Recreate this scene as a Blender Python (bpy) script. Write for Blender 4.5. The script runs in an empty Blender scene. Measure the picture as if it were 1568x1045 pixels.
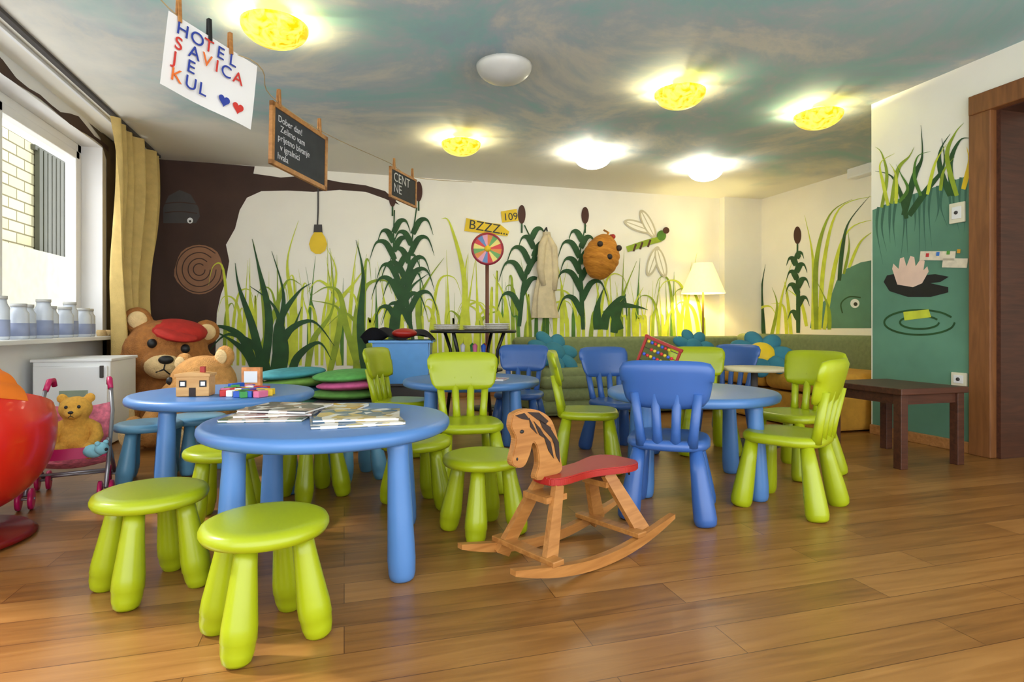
import bpy,bmesh,math,random
from mathutils import Vector,Matrix,Euler
R=random.Random(7)
FW=Vector((.276,.9612,0)); RT=Vector((.9612,-.276,0)); H=.80; CE=2.46
FPX=895.; CX=784.; HY=500.
def P(px,py,Z): return FW*Z+RT*(Z*(px-CX)/FPX)+Vector((0,0,H+(HY-py)*Z/FPX))
def F(px,Z,z=0): v=FW*Z+RT*(Z*(px-CX)/FPX); v.z=z; return v
def yaw(l,z): return math.atan2(z,l)-math.radians(16)
PL={'back':(1,6.55,-1),'right':(0,5.24,-1),'near':(0,3.79,-1),'left':(0,-1.99,1)}
def S(pl,px,py,off=0):
    a,v,s=PL[pl]; d=FW*FPX+RT*(px-CX)+Vector((0,0,HY-py)); o=Vector((0,0,H))
    t=(v+s*off-o[a])/d[a]; return o+d*t
def onz(px,py,z):
    d=FW*FPX+RT*(px-CX)+Vector((0,0,HY-py)); return Vector((0,0,H))+d*((z-H)/d.z)
def lin(r,g,b):
    f=lambda c:(c/255/12.92 if c/255<=.04045 else ((c/255+.055)/1.055)**2.4)
    return (f(r),f(g),f(b))
# ---------- materials
MC={}
def pm(name,rgb,rough=.5,var=.08,scale=8,bump=0,metal=0,emit=0,coat=0,bscale=None):
    if name in MC: return MC[name]
    c=lin(*rgb); m=bpy.data.materials.new(name); m.use_nodes=True; n=m.node_tree.nodes; l=m.node_tree.links
    b=n['Principled BSDF']; tc=n.new('ShaderNodeTexCoord'); no=n.new('ShaderNodeTexNoise'); no.inputs['Scale'].default_value=scale
    no.inputs['Detail'].default_value=4; l.new(tc.outputs['Object'],no.inputs['Vector'])
    r=n.new('ShaderNodeValToRGB'); r.color_ramp.elements[0].position=.3; r.color_ramp.elements[1].position=.7
    r.color_ramp.elements[0].color=[max(0,x*(1-var)) for x in c]+[1]; r.color_ramp.elements[1].color=[min(1,x*(1+var)) for x in c]+[1]
    l.new(no.outputs['Fac'],r.inputs[0]); l.new(r.outputs[0],b.inputs['Base Color'])
    b.inputs['Roughness'].default_value=rough; b.inputs['Metallic'].default_value=metal
    if coat: b.inputs['Coat Weight'].default_value=coat
    if bump:
        n2=n.new('ShaderNodeTexNoise'); n2.inputs['Scale'].default_value=bscale or scale*10; l.new(tc.outputs['Object'],n2.inputs['Vector'])
        bp=n.new('ShaderNodeBump'); bp.inputs['Strength'].default_value=bump; bp.inputs['Distance'].default_value=.01
        l.new(n2.outputs['Fac'],bp.inputs['Height']); l.new(bp.outputs[0],b.inputs['Normal'])
    if emit:
        l.new(r.outputs[0],b.inputs['Emission Color']); b.inputs['Emission Strength'].default_value=emit
    MC[name]=m; return m
def nodes(name):
    m=bpy.data.materials.new(name); m.use_nodes=True; return m,m.node_tree.nodes,m.node_tree.links,m.node_tree.nodes['Principled BSDF']
def ramp(n,els):
    r=n.new('ShaderNodeValToRGB'); cr=r.color_ramp
    while len(cr.elements)<len(els): cr.elements.new(.5)
    for e,(p,c) in zip(cr.elements,els): e.position=p; e.color=list(c)+[1]
    return r
def floor_mat():
    m,n,l,b=nodes('laminate_floor'); tc=n.new('ShaderNodeTexCoord')
    br=n.new('ShaderNodeTexBrick'); br.inputs['Scale'].default_value=1; br.inputs['Brick Width'].default_value=.95; br.inputs['Row Height'].default_value=.135
    br.inputs['Mortar Size'].default_value=.0014; br.inputs['Mortar Smooth'].default_value=.3; br.offset=.37; br.inputs['Bias'].default_value=0
    br.inputs['Color1'].default_value=(.0,.0,.0,1); br.inputs['Color2'].default_value=(1,1,1,1); br.inputs['Mortar'].default_value=(.5,.5,.5,1)
    l.new(tc.outputs['Object'],br.inputs['Vector'])
    mp=n.new('ShaderNodeMapping'); mp.inputs['Scale'].default_value=(1.2,14,1); l.new(tc.outputs['Object'],mp.inputs['Vector'])
    g=n.new('ShaderNodeTexNoise'); g.inputs['Scale'].default_value=2.2; g.inputs['Detail'].default_value=7; g.inputs['Distortion'].default_value=.7; l.new(mp.outputs[0],g.inputs['Vector'])
    mx=n.new('ShaderNodeMix'); mx.data_type='RGBA'; mx.inputs[0].default_value=.3; l.new(g.outputs['Fac'],mx.inputs[6]); l.new(br.outputs['Color'],mx.inputs[7])
    r=ramp(n,[(.2,lin(104,68,32)),(.45,lin(138,93,44)),(.62,lin(154,107,54)),(.85,lin(172,124,68))]); l.new(mx.outputs[2],r.inputs[0])
    m2=n.new('ShaderNodeMix'); m2.data_type='RGBA'; l.new(br.outputs['Fac'],m2.inputs[0]); l.new(r.outputs[0],m2.inputs[6]); m2.inputs[7].default_value=lin(88,54,26)+(1,)
    l.new(m2.outputs[2],b.inputs['Base Color']); b.inputs['Roughness'].default_value=.31
    bp=n.new('ShaderNodeBump'); bp.inputs['Strength'].default_value=.08; bp.inputs['Distance'].default_value=.01; l.new(g.outputs['Fac'],bp.inputs['Height']); l.new(bp.outputs[0],b.inputs['Normal'])
    return m
def ceil_mat():
    m,n,l,b=nodes('cloud_painted_ceiling'); tc=n.new('ShaderNodeTexCoord')
    a=n.new('ShaderNodeTexNoise'); a.inputs['Scale'].default_value=.85; a.inputs['Detail'].default_value=9; a.inputs['Roughness'].default_value=.66; a.inputs['Distortion'].default_value=.5
    l.new(tc.outputs['Object'],a.inputs['Vector'])
    r=ramp(n,[(.3,lin(164,182,194)),(.42,lin(156,196,196)),(.5,lin(178,192,198)),(.58,lin(210,210,202)),(.7,lin(172,186,194))]); l.new(a.outputs['Fac'],r.inputs[0])
    sp=n.new('ShaderNodeSeparateXYZ'); l.new(tc.outputs['Object'],sp.inputs[0])
    n2=n.new('ShaderNodeTexNoise'); n2.inputs['Scale'].default_value=1.6; n2.inputs['Detail'].default_value=5; l.new(tc.outputs['Object'],n2.inputs['Vector'])
    def M(op,x,y):
        q=n.new('ShaderNodeMath'); q.operation=op
        for i,v in enumerate((x,y)):
            if isinstance(v,(int,float)): q.inputs[i].default_value=v
            else: l.new(v,q.inputs[i])
        return q.outputs[0]
    nn=M('MULTIPLY',M('SUBTRACT',n2.outputs['Fac'],.5),1.6)
    fy=M('SUBTRACT',M('ADD',sp.outputs[1],nn),4.85)
    fx=M('SUBTRACT',-.95,M('ADD',sp.outputs[0],nn))
    fy2=M('SUBTRACT',M('ADD',sp.outputs[1],nn),3.2)
    f=M('MAXIMUM',fy,M('MINIMUM',fx,fy2)); q=n.new('ShaderNodeMapRange'); q.inputs[1].default_value=0; q.inputs[2].default_value=.7; l.new(f,q.inputs[0])
    mx=n.new('ShaderNodeMix'); mx.data_type='RGBA'; l.new(q.outputs[0],mx.inputs[0]); l.new(r.outputs[0],mx.inputs[6]); mx.inputs[7].default_value=lin(238,236,224)+(1,)
    l.new(mx.outputs[2],b.inputs['Base Color']); b.inputs['Roughness'].default_value=.8
    return m
def brick_mat():
    m,n,l,b=nodes('cream_brick'); tc=n.new('ShaderNodeTexCoord')
    sp=n.new('ShaderNodeSeparateXYZ'); l.new(tc.outputs['Object'],sp.inputs[0]); cb=n.new('ShaderNodeCombineXYZ'); l.new(sp.outputs[1],cb.inputs[0]); l.new(sp.outputs[2],cb.inputs[1])
    br=n.new('ShaderNodeTexBrick'); br.inputs['Scale'].default_value=1; br.inputs['Brick Width'].default_value=.34; br.inputs['Row Height'].default_value=.125; br.inputs['Mortar Size'].default_value=.009
    br.inputs['Color1'].default_value=lin(170,167,132)+(1,); br.inputs['Color2'].default_value=lin(184,181,150)+(1,); br.inputs['Mortar'].default_value=lin(96,90,64)+(1,)
    l.new(cb.outputs[0],br.inputs['Vector']); l.new(br.outputs['Color'],b.inputs['Base Color']); b.inputs['Roughness'].default_value=.9
    return m
def wood_mat(name,c1,c2,sc=(2,20,20),rough=.45):
    m,n,l,b=nodes(name); tc=n.new('ShaderNodeTexCoord'); mp=n.new('ShaderNodeMapping'); mp.inputs['Scale'].default_value=sc; l.new(tc.outputs['Object'],mp.inputs[0])
    g=n.new('ShaderNodeTexNoise'); g.inputs['Scale'].default_value=2; g.inputs['Detail'].default_value=6; g.inputs['Distortion'].default_value=.8; l.new(mp.outputs[0],g.inputs['Vector'])
    r=ramp(n,[(.3,lin(*c1)),(.7,lin(*c2))]); l.new(g.outputs['Fac'],r.inputs[0]); l.new(r.outputs[0],b.inputs['Base Color']); b.inputs['Roughness'].default_value=rough
    return m
def glass_mat():
    m=bpy.data.materials.new('window_glass'); m.use_nodes=True; n=m.node_tree.nodes; l=m.node_tree.links; n.remove(n['Principled BSDF'])
    t=n.new('ShaderNodeBsdfTransparent'); g=n.new('ShaderNodeBsdfGlossy'); g.inputs['Roughness'].default_value=.02; x=n.new('ShaderNodeMixShader'); x.inputs[0].default_value=.06
    l.new(t.outputs[0],x.inputs[1]); l.new(g.outputs[0],x.inputs[2]); l.new(x.outputs[0],n['Material Output'].inputs[0]); return m
def dome_mat(name,c1,c2,st):
    m,n,l,b=nodes(name); tc=n.new('ShaderNodeTexCoord'); g=n.new('ShaderNodeTexNoise'); g.inputs['Scale'].default_value=14; g.inputs['Detail'].default_value=3; g.inputs['Distortion'].default_value=1
    l.new(tc.outputs['Object'],g.inputs['Vector']); r=ramp(n,[(.42,lin(*c1)),(.6,lin(*c2))]); l.new(g.outputs['Fac'],r.inputs[0])
    l.new(r.outputs[0],b.inputs['Base Color']); l.new(r.outputs[0],b.inputs['Emission Color']); b.inputs['Emission Strength'].default_value=st; b.inputs['Roughness'].default_value=.3
    return m
# ---------- builder
class B:
    def __init__(s): s.bm=bmesh.new(); s.mats=[]
    def mi(s,m):
        if m not in s.mats: s.mats.append(m)
        return s.mats.index(m)
    def merge(s,tb,m,M=None,smooth=True):
        M=M or Matrix(); i=s.mi(m); vm={}
        for v in tb.verts: vm[v]=s.bm.verts.new(M@v.co)
        for f in tb.faces:
            try: nf=s.bm.faces.new([vm[v] for v in f.verts])
            except ValueError: continue
            nf.material_index=i; nf.smooth=smooth
        tb.free()
    def box(s,c,sz,m,rot=(0,0,0),bev=0,seg=2,smooth=False):
        tb=bmesh.new(); bmesh.ops.create_cube(tb,size=1)
        for v in tb.verts: v.co=Vector((v.co.x*sz[0],v.co.y*sz[1],v.co.z*sz[2]))
        if bev: bmesh.ops.bevel(tb,geom=tb.edges[:],offset=bev,segments=seg,affect='EDGES',profile=.5)
        s.merge(tb,m,Matrix.Translation(c)@Euler(rot).to_matrix().to_4x4(),smooth or bool(bev and seg>2))
    def ell(s,c,r,m,rot=(0,0,0),u=20,v=12):
        if not hasattr(r,'__len__'): r=(r,r,r)
        tb=bmesh.new(); bmesh.ops.create_uvsphere(tb,u_segments=u,v_segments=v,radius=1)
        s.merge(tb,m,Matrix.Translation(c)@Euler(rot).to_matrix().to_4x4()@Matrix.Diagonal((r[0],r[1],r[2],1)))
    def lathe(s,prof,m,M=None,seg=32,cap=True,rfun=None):
        tb=bmesh.new(); rings=[]
        for r,z in prof:
            ring=[]
            for k in range(seg):
                a=2*math.pi*k/seg; q=r*(rfun(a,z) if rfun else 1); ring.append(tb.verts.new((q*math.cos(a),q*math.sin(a),z)))
            rings.append(ring)
        for a,b in zip(rings,rings[1:]):
            for k in range(seg): tb.faces.new((a[k],a[(k+1)%seg],b[(k+1)%seg],b[k]))
        if cap: tb.faces.new(rings[0][::-1]); tb.faces.new(rings[-1])
        s.merge(tb,m,M)
    def tube(s,pts,rs,m,seg=10,flat=1):
        pts=[Vector(p) for p in pts]
        if not hasattr(rs,'__len__'): rs=[rs]*len(pts)
        tb=bmesh.new(); rings=[]; up=None
        for i,p in enumerate(pts):
            t=(pts[min(i+1,len(pts)-1)]-pts[max(i-1,0)]).normalized()
            if up is None: up=Vector((0,0,1)) if abs(t.z)<.9 else Vector((1,0,0))
            n=(up-t*up.dot(t)).normalized(); up=n; b=t.cross(n)
            rings.append([tb.verts.new(p+(n*math.cos(2*math.pi*k/seg)+b*math.sin(2*math.pi*k/seg)*flat)*rs[i]) for k in range(seg)])
        for a,b in zip(rings,rings[1:]):
            for k in range(seg): tb.faces.new((a[k],a[(k+1)%seg],b[(k+1)%seg],b[k]))
        tb.faces.new(rings[0][::-1]); tb.faces.new(rings[-1]); s.merge(tb,m)
    def leg(s,p0,p1,prof,m,seg=20):
        p0=Vector(p0); p1=Vector(p1); s.tube([p0.lerp(p1,t) for t,_ in prof],[r for _,r in prof],m,seg)
    def prism(s,pts,th,m,M=None,bev=0):
        tb=bmesh.new(); vs=[tb.verts.new((x,y,-th/2)) for x,y in pts]; f=tb.faces.new(vs)
        e=bmesh.ops.extrude_face_region(tb,geom=[f]); bmesh.ops.translate(tb,verts=[g for g in e['geom'] if isinstance(g,bmesh.types.BMVert)],vec=(0,0,th))
        bmesh.ops.recalc_face_normals(tb,faces=tb.faces[:])
        if bev: bmesh.ops.bevel(tb,geom=tb.edges[:],offset=bev,segments=2,affect='EDGES')
        s.merge(tb,m,M,False)
    def poly(s,pts,m):
        i=s.mi(m); f=s.bm.faces.new([s.bm.verts.new(p) for p in pts]); f.material_index=i
    def grid(s,fn,nu,nv,m,smooth=True):
        i=s.mi(m); V=[[s.bm.verts.new(fn(u/nu,v/nv)) for v in range(nv+1)] for u in range(nu+1)]
        for u in range(nu):
            for v in range(nv):
                f=s.bm.faces.new((V[u][v],V[u+1][v],V[u+1][v+1],V[u][v+1])); f.material_index=i; f.smooth=smooth
    def obj(s,name,loc=(0,0,0),rz=0,parent=None,fix=True):
        if fix: bmesh.ops.recalc_face_normals(s.bm,faces=s.bm.faces[:])
        me=bpy.data.meshes.new(name); s.bm.to_mesh(me); s.bm.free()
        for m in s.mats: me.materials.append(m)
        o=bpy.data.objects.new(name,me); o.location=loc; o.rotation_euler=(0,0,rz); bpy.context.collection.objects.link(o)
        if parent: o.parent=parent
        return o
def empty(name,loc=(0,0,0),rz=0):
    o=bpy.data.objects.new(name,None); o.location=loc; o.rotation_euler=(0,0,rz); o.empty_display_size=.1; bpy.context.collection.objects.link(o); return o
def dup(o,name,loc,rz):
    q=bpy.data.objects.new(name,o.data); q.location=loc; q.rotation_euler=(0,0,rz); bpy.context.collection.objects.link(q); return q
def frame(o,x,y):
    x=Vector(x).normalized(); y=Vector(y); y=(y-x*y.dot(x)).normalized(); z=x.cross(y)
    M=Matrix((x,y,z)).transposed().to_4x4(); M.translation=o; return M
def text(name,body,size,M,m,parent=None,ext=.0006,align='LEFT'):
    c=bpy.data.curves.new(name,'FONT'); c.body=body; c.size=size; c.extrude=ext; c.align_x=align; c.materials.append(m)
    o=bpy.data.objects.new(name,c); bpy.context.collection.objects.link(o)
    if parent: o.parent=parent
    o.matrix_world=M; return o
def cat(pts,n=6):
    out=[]; Q=[pts[0]]+list(pts)+[pts[-1]]
    for i in range(1,len(Q)-2):
        p0,p1,p2,p3=[Vector(q) for q in Q[i-1:i+3]]
        for k in range(n):
            t=k/n; out.append(.5*((2*p1)+(p2-p0)*t+(2*p0-5*p1+4*p2-p3)*t*t+(3*p1-p0-3*p2+p3)*t**3))
    out.append(Vector(pts[-1])); return out

# ---------- palette
cream=pm('cream_wall_paint',(246,242,228),.8,.02,3)
white=pm('white_paint',(235,236,235),.5,.02,4)
pvc=pm('white_pvc',(238,240,240),.3,.02,4)
GRN=pm('lime_plastic',(158,172,18),.3,.04,5)
BLU=pm('blue_table_plastic',(80,126,184),.33,.04,5)
BLC=pm('blue_chair_plastic',(54,94,160),.33,.04,5)
PBL=pm('pale_blue_plastic',(100,158,190),.36,.04,5)
dkg=pm('mural_dark_green',(36,78,36),.7,.25,9)
mdg=pm('mural_mid_green',(78,124,40),.7,.25,9)
olg=pm('mural_olive_green',(142,164,40),.7,.2,9)
ylg=pm('mural_yellow_green',(202,212,60),.7,.15,9)
brn=pm('mural_tree_brown',(66,44,34),.75,.15,4)
cbr=pm('mural_cattail_brown',(72,38,26),.7,.1,6)
tea=pm('mural_teal',(92,138,114),.75,.18,2.2)
blk=pm('black_paint',(22,22,22),.5,.1,6)
red=pm('red_plastic',(160,32,24),.35,.05,5)
yel=pm('yellow_paint',(232,196,30),.6,.08,5)
org=pm('orange_fabric',(216,108,8),.6,.12,9)
pinewood=wood_mat('varnished_plywood',(150,96,42),(182,126,64))
doorwood=wood_mat('door_wood',(112,68,34),(140,90,48),(14,14,1.5))
dkwood=wood_mat('dark_brown_wood',(60,32,20),(88,50,32))
# ---------- room
def shell(name,c,s,m): b=B(); b.box(c,s,m); return b.obj(name)
b=B(); b.box((1.9,3.0,-.05),(9.2,8.0,.1),floor_mat()); b.obj('floor')
b=B(); b.box((1.6,3.15,CE+.05),(7.6,7.5,.1),ceil_mat()); b.obj('ceiling')
shell('wall_back',(1.7,6.65,CE/2),(7.6,.2,CE),cream)
shell('wall_pillar',(4.96,6.5,CE/2),(.56,.12,CE),cream)
shell('wall_niche',(5.34,5.05,CE/2),(.2,3.2,CE),cream)
shell('wall_return',(4.65,3.36,CE/2),(1.32,.2,CE),cream)
b=B(); b.box((3.89,3.09,CE/2),(.2,.74,CE),cream); b.box((3.89,2.26,(2.2+CE)/2),(.2,.92,CE-2.2),cream); b.box((3.89,.9,CE/2),(.2,1.8,CE),cream); b.obj('wall_right')
WY0,WY1,SZ,TZ=3.1,5.78,.70,2.33
b=B()
b.box((-2.115,3.4,SZ/2),(.25,6.5,SZ),white); b.box((-2.115,3.4,(TZ+CE)/2),(.25,6.5,CE-TZ),white)
b.box((-2.115,(WY1+6.75)/2,CE/2),(.25,6.75-WY1,CE),white); b.box((-2.115,2.9,CE/2),(.25,.4,CE),white); b.box((-2.115,.3,CE/2),(.25,.3,CE),white)
b.obj('wall_left')
gl=glass_mat()
def window(name,y0,y1):
    b=B(); x=-2.19; w=.07
    for yy in (y0+w/2,y1-w/2): b.box((x,yy,(SZ+TZ)/2),(.09,w,TZ-SZ),pvc,bev=.006)
    for zz in (SZ+w/2,TZ-w/2): b.box((x,(y0+y1)/2,zz),(.09,y1-y0,w),pvc,bev=.006)
    mid=(y0+y1)/2; b.box((x+.01,mid,(SZ+TZ)/2),(.09,.11,TZ-SZ),pvc,bev=.006)
    for a,c in ((y0+w,mid-.05),(mid+.05,y1-w)):
        for yy in (a+.035,c-.035): b.box((x+.025,yy,(SZ+TZ)/2),(.07,.07,TZ-SZ-2*w),pvc,bev=.008)
        for zz in (SZ+w+.035,TZ-w-.035): b.box((x+.025,(a+c)/2,zz),(.07,c-a,.07),pvc,bev=.008)
        b.box((x,(a+c)/2,(SZ+TZ)/2),(.006,c-a-.1,TZ-SZ-2*w-.1),gl)
    b.obj(name)
window('window_1',WY0,WY1); window('window_2',.45,2.7)
b=B(); b.box((-1.99,4.44,.705),(.32,2.76,.03),white,bev=.006); b.obj('trim_windowsill')
shell('wall_exterior_brick',(-3.7,7.2,2.35),(.2,6,1.3),brick_mat())
shell('wall_exterior_base',(-3.65,7.2,.85),(.34,6,1.7),pm('grey_render',(156,156,140),.9))
b=B()
for i in range(7): b.box((-3.56,8.4+i*.11,2.3),(.05,.08,1.3),pm('dark_shutter',(62,64,50),.6))
b.box((-3.58,8.72,2.95),(.06,.85,.06),MC['dark_shutter']); b.obj('exterior_shutter')
b=B()
b.box((3.80,2.66,1.11),(.1,.13,2.22),doorwood,bev=.006); b.box((3.80,1.86,1.11),(.1,.13,2.22),doorwood,bev=.006); b.box((3.80,2.26,2.17),(.12,.92,.12),doorwood,bev=.006)
b.box((3.93,2.585,1.06),(.26,.03,2.12),dkwood); b.box((3.93,1.935,1.06),(.26,.03,2.12),dkwood); b.box((3.93,2.26,2.12),(.26,.62,.03),dkwood)
b.obj('door_frame_1')
b=B(); b.box((4.54,2.56,1.03),(.9,.04,2.04),doorwood,bev=.004); 
for z0,z1 in ((.2,.9),(1.05,1.9)): b.box((4.54,2.538,(z0+z1)/2),(.6,.012,z1-z0),dkwood,bev=.004)
b.lathe([(.012,0),(.012,.05),(.02,.055),(.02,.1),(.0,.1)],pm('brass',(190,160,90),.3,metal=.9),Matrix.Translation((4.17,2.54,1))@Matrix.Rotation(math.pi/2,4,'X'),16,cap=False)
b.obj('door_1')
shell('wall_hallway',(5.2,1.5,CE/2),(.1,3.5,CE),cream)
bbw=wood_mat('baseboard_wood',(150,100,52),(180,126,72))
b=B(); b.box((3.78,3.09,.035),(.03,.73,.07),bbw,bev=.005); b.obj('baseboard_right')
b=B(); b.box((1.6,6.53,.035),(6.2,.03,.07),bbw,bev=.005); b.obj('baseboard_back')
b=B(); b.box((-1.975,4.2,.035),(.03,4.4,.07),bbw,bev=.005); b.obj('baseboard_left')

# ---------- murals
class Mural(B):
    def __init__(s,pl): super().__init__(); s.pl=pl; s.k=0
    def off(s): s.k+=1; return .002+.00006*s.k
    def rib(s,pts,w,m,tip=.08,const=False):
        o=s.off(); c=cat([(x,y) for x,y in pts]); n=len(c); L=[];Rr=[]
        for i,p in enumerate(c):
            t=(c[min(i+1,n-1)]-c[max(i-1,0)])
            if t.length<1e-6: t=Vector((0,-1))
            t.normalize(); nn=Vector((-t.y,t.x)); u=i/(n-1)
            ww=w*.5*(1 if const else (max(tip,(1-u)**.75)*(.65+.7*math.sin(math.pi*min(1,u*1.2+.12))**1)))
            L.append(S(s.pl,*(p+nn*ww),o)); Rr.append(S(s.pl,*(p-nn*ww),o))
        i0=s.mi(m); A=[s.bm.verts.new(q) for q in L]; Bv=[s.bm.verts.new(q) for q in Rr]
        for i in range(n-1):
            f=s.bm.faces.new((A[i],A[i+1],Bv[i+1],Bv[i])); f.material_index=i0
    def pg(s,pts,m,smooth=False):
        o=s.off()
        if smooth: pts=cat(list(pts)+[pts[0]],4)[:-1]
        s.poly([S(s.pl,p[0],p[1],o) for p in pts],m)
    def disc(s,x,y,rx,ry,m,n=24,rot=0):
        c,q=math.cos(rot),math.sin(rot)
        s.pg([(x+rx*math.cos(2*math.pi*k/n)*c-ry*math.sin(2*math.pi*k/n)*q,y+rx*math.cos(2*math.pi*k/n)*q+ry*math.sin(2*math.pi*k/n)*c) for k in range(n)],m)
    def cattail(s,pts,head,m,lv=8,sp=32):
        s.rib(pts,6,m,tip=.5)
        c=cat(pts,10)
        for i in range(lv):
            u=.15+.75*i/lv; p=c[int(u*(len(c)-1))]; d=1 if i%2 else -1; q=sp*(1.15-.6*u)*R.uniform(.8,1.15)
            s.rib([(p.x,p.y),(p.x+d*q*.4,p.y-q*.75),(p.x+d*q*.85,p.y-q*.75),(p.x+d*q*1.15,p.y+q*.05)],8.5,m)
        x,y0,y1=head; s.rib([(x,y1+14),(x,y1-4)],2.5,m,const=True); s.disc(x,(y0+y1)/2,5.8,(y1-y0)/2,cbr)
m=Mural('back')
m.pg([(203,240),(390,255),(388,266),(430,272),(470,269),(520,279),(560,284),(590,293),(612,314),(588,304),(560,294),(520,291),(480,294),(440,292),(400,293),(378,303),(367,322),(360,350),(346,375),(351,400),(346,430),(338,452),(332,480),(330,540),(345,590),(352,640),(203,660)],brn)
lb=pm('mural_light_brown',(150,106,76),.7,.1,8)
m.pg([(305+38*math.cos(a)*(1+.05*math.sin(5*a)),413+38*math.sin(a)) for a in [k*.2618 for k in range(24)]],lb)
for r in (35,26,17,9):
    m.rib([(305+r*math.cos(a),413+r*math.sin(a)) for a in [k*.5 for k in range(12)]],1.6,brn,const=True)
gr=pm('mural_grey',(70,66,64),.7)
m.pg([(250+0,342),(250,318),(258,300),(275,291),(292,298),(304,318),(306,332),(300,342)],gr,False); m.disc(291,338,4.5,4.5,white); m.disc(291,339,1.8,1.8,blk)
for yy in (312,326): m.rib([(252,yy),(275,yy-2),(302,yy+1)],1.5,brn,const=True)
for k in range(150):
    x=345+k*6.2+R.uniform(-4,4); 
    if x>1090: break
    hgt=R.uniform(60,150)*(1.15 if x<560 else 1); top=505-hgt*.75; d=R.uniform(-22,22)
    if R.random()<.35:
        m.rib([(x,560),(x+d*.2,500),(x+d*.8,top+30),(x+d*2,top+25),(x+d*2.6,top+55)],R.uniform(4,6),R.choice([ylg,olg,ylg]))
    else: m.rib([(x,560),(x+d*.1,490),(x+d*.5,top+40),(x+d,top-10)],R.uniform(3.5,6),R.choice([ylg,ylg,olg,ylg,mdg]))
Y=[[(450,570),(447,470),(440,400),(457,338)],[(392,560),(420,480),(440,430),(462,437)],[(505,570),(500,500),(515,420),(500,380)],[(520,560),(512,480),(545,430),(560,410)],[(700,560),(712,440),(690,345),(676,335)],[(722,560),(712,440),(716,390)],[(760,560),(775,470),(755,420)],[(650,560),(640,470),(655,430),(680,395)],[(540,560),(525,470),(490,430),(470,450)],[(980,560),(970,480),(985,440)],[(945,560),(950,470),(975,400)],[(1010,560),(1020,500),(1030,470)]]
for p in Y: m.rib(p,8,R.choice([ylg,olg,ylg]))
O=[[(550,570),(530,500),(520,450),(500,440),(478,452)],[(560,570),(550,500),(560,440),(590,430),(600,450)],[(545,570),(548,490),(555,430),(548,370)],[(505,570),(520,500),(515,470),(475,460)],[(575,570),(560,520),(530,480),(500,500)],[(470,570),(480,520),(510,470),(505,380)]]
for p in O: m.rib(p,9,olg)
D=[[(405,580),(388,505),(366,440),(360,403)],[(402,580),(412,490),(396,410),(386,366)],[(418,580),(428,510),(434,450),(416,385)],[(430,580),(436,530),(420,470),(382,438)],[(395,580),(372,520),(335,500),(300,514)],[(412,580),(395,535),(350,512),(318,540)],[(422,580),(436,515),(478,492),(512,530)],[(425,580),(426,500),(455,450),(476,434)],[(445,585),(455,548),(488,525),(508,552)],[(400,590),(380,545),(352,520),(318,503)],[(415,585),(430,530),(450,500),(462,470)],
   [(560,575),(552,500),(556,420),(545,368)],[(600,560),(605,480),(630,440),(655,420)],[(950,505),(940,470),(975,470),(992,475)],[(925,505),(930,480),(955,455),(960,490)],[(915,505),(915,470),(925,440)],[(940,510),(945,480),(955,460),(958,450)]]
for p in D: m.rib(p,12,dkg)
m.cattail([(607,520),(612,450),(603,385),(604,322)],(601,284,317),dkg,10,38)
m.cattail([(632,520),(622,450),(628,390),(638,318)],(641,278,309),dkg,10,38)
m.cattail([(795,500),(803,430),(818,385),(803,345)],(799,314,343),dkg,8,34)
m.cattail([(893,505),(890,440),(888,390),(897,345)],(896,317,343),dkg,9,34)
m.rib([(487,288),(487,322),(486,346)],2.2,gr,const=True); m.pg([(481,344),(493,344),(494,358),(480,358)],gr)
m.pg([(481,356),(493,356),(498,364),(501,374),(498,384),(491,389),(483,389),(476,384),(473,374),(476,364)],yel)
m.pg([(714,334),(752,342),(765,343),(780,355),(777,362),(745,358),(711,354)],yel); m.pg([(767,324),(791,320),(794,338),(769,341)],yel)
m.rib([(960,382),(990,372),(1012,366)],9,olg,const=True); 
for xx in (970,980,992): m.rib([(xx,385-(xx-970)*.3),(xx+4,374-(xx-970)*.3)],3,cbr,const=True)
m.disc(1013,361,7,8,mdg); m.disc(1020,353,5,5,cbr)
wg=pm('mural_wing_beige',(196,188,160),.7)
for cx,cy,a in ((978,347,.35),(992,343,1.1),(1000,400,1.9),(1012,402,1.3)): m.disc(cx,cy,24,8,wg,rot=a); m.disc(cx,cy,20,5.5,cream,rot=a); m.rib([(cx-22*math.cos(a),cy-22*math.sin(a)),(cx+22*math.cos(a),cy+22*math.sin(a))],1.5,wg,const=True)
MK=.004+.00006*m.k
wallm=m.obj('back_wall_reed_mural',fix=False)
tx=S('back',717,350,MK); text('bzzz_lettering','BZZZ...',.15,frame(tx,(1,0,-.12),(0.12,0,1)),blk,ext=.0005)
bpy.data.objects['bzzz_lettering'].parent=wallm
tx=S('back',771,338,MK); t2=text('number_lettering','109',.12,frame(tx,(1,0,.12),(-.12,0,1)),blk,ext=.0005); t2.parent=wallm
m=Mural('right')
m.pg([(1240,503),(1243,486),(1255,467),(1273,452),(1281,430),(1296,412),(1318,402),(1350,396),(1356,503)],tea)
m.disc(1309,465,7,7,white); m.disc(1310,466,3,3,blk); m.rib([(1290,480),(1288,465),(1300,455),(1318,456)],2,dkg,const=True)
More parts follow.
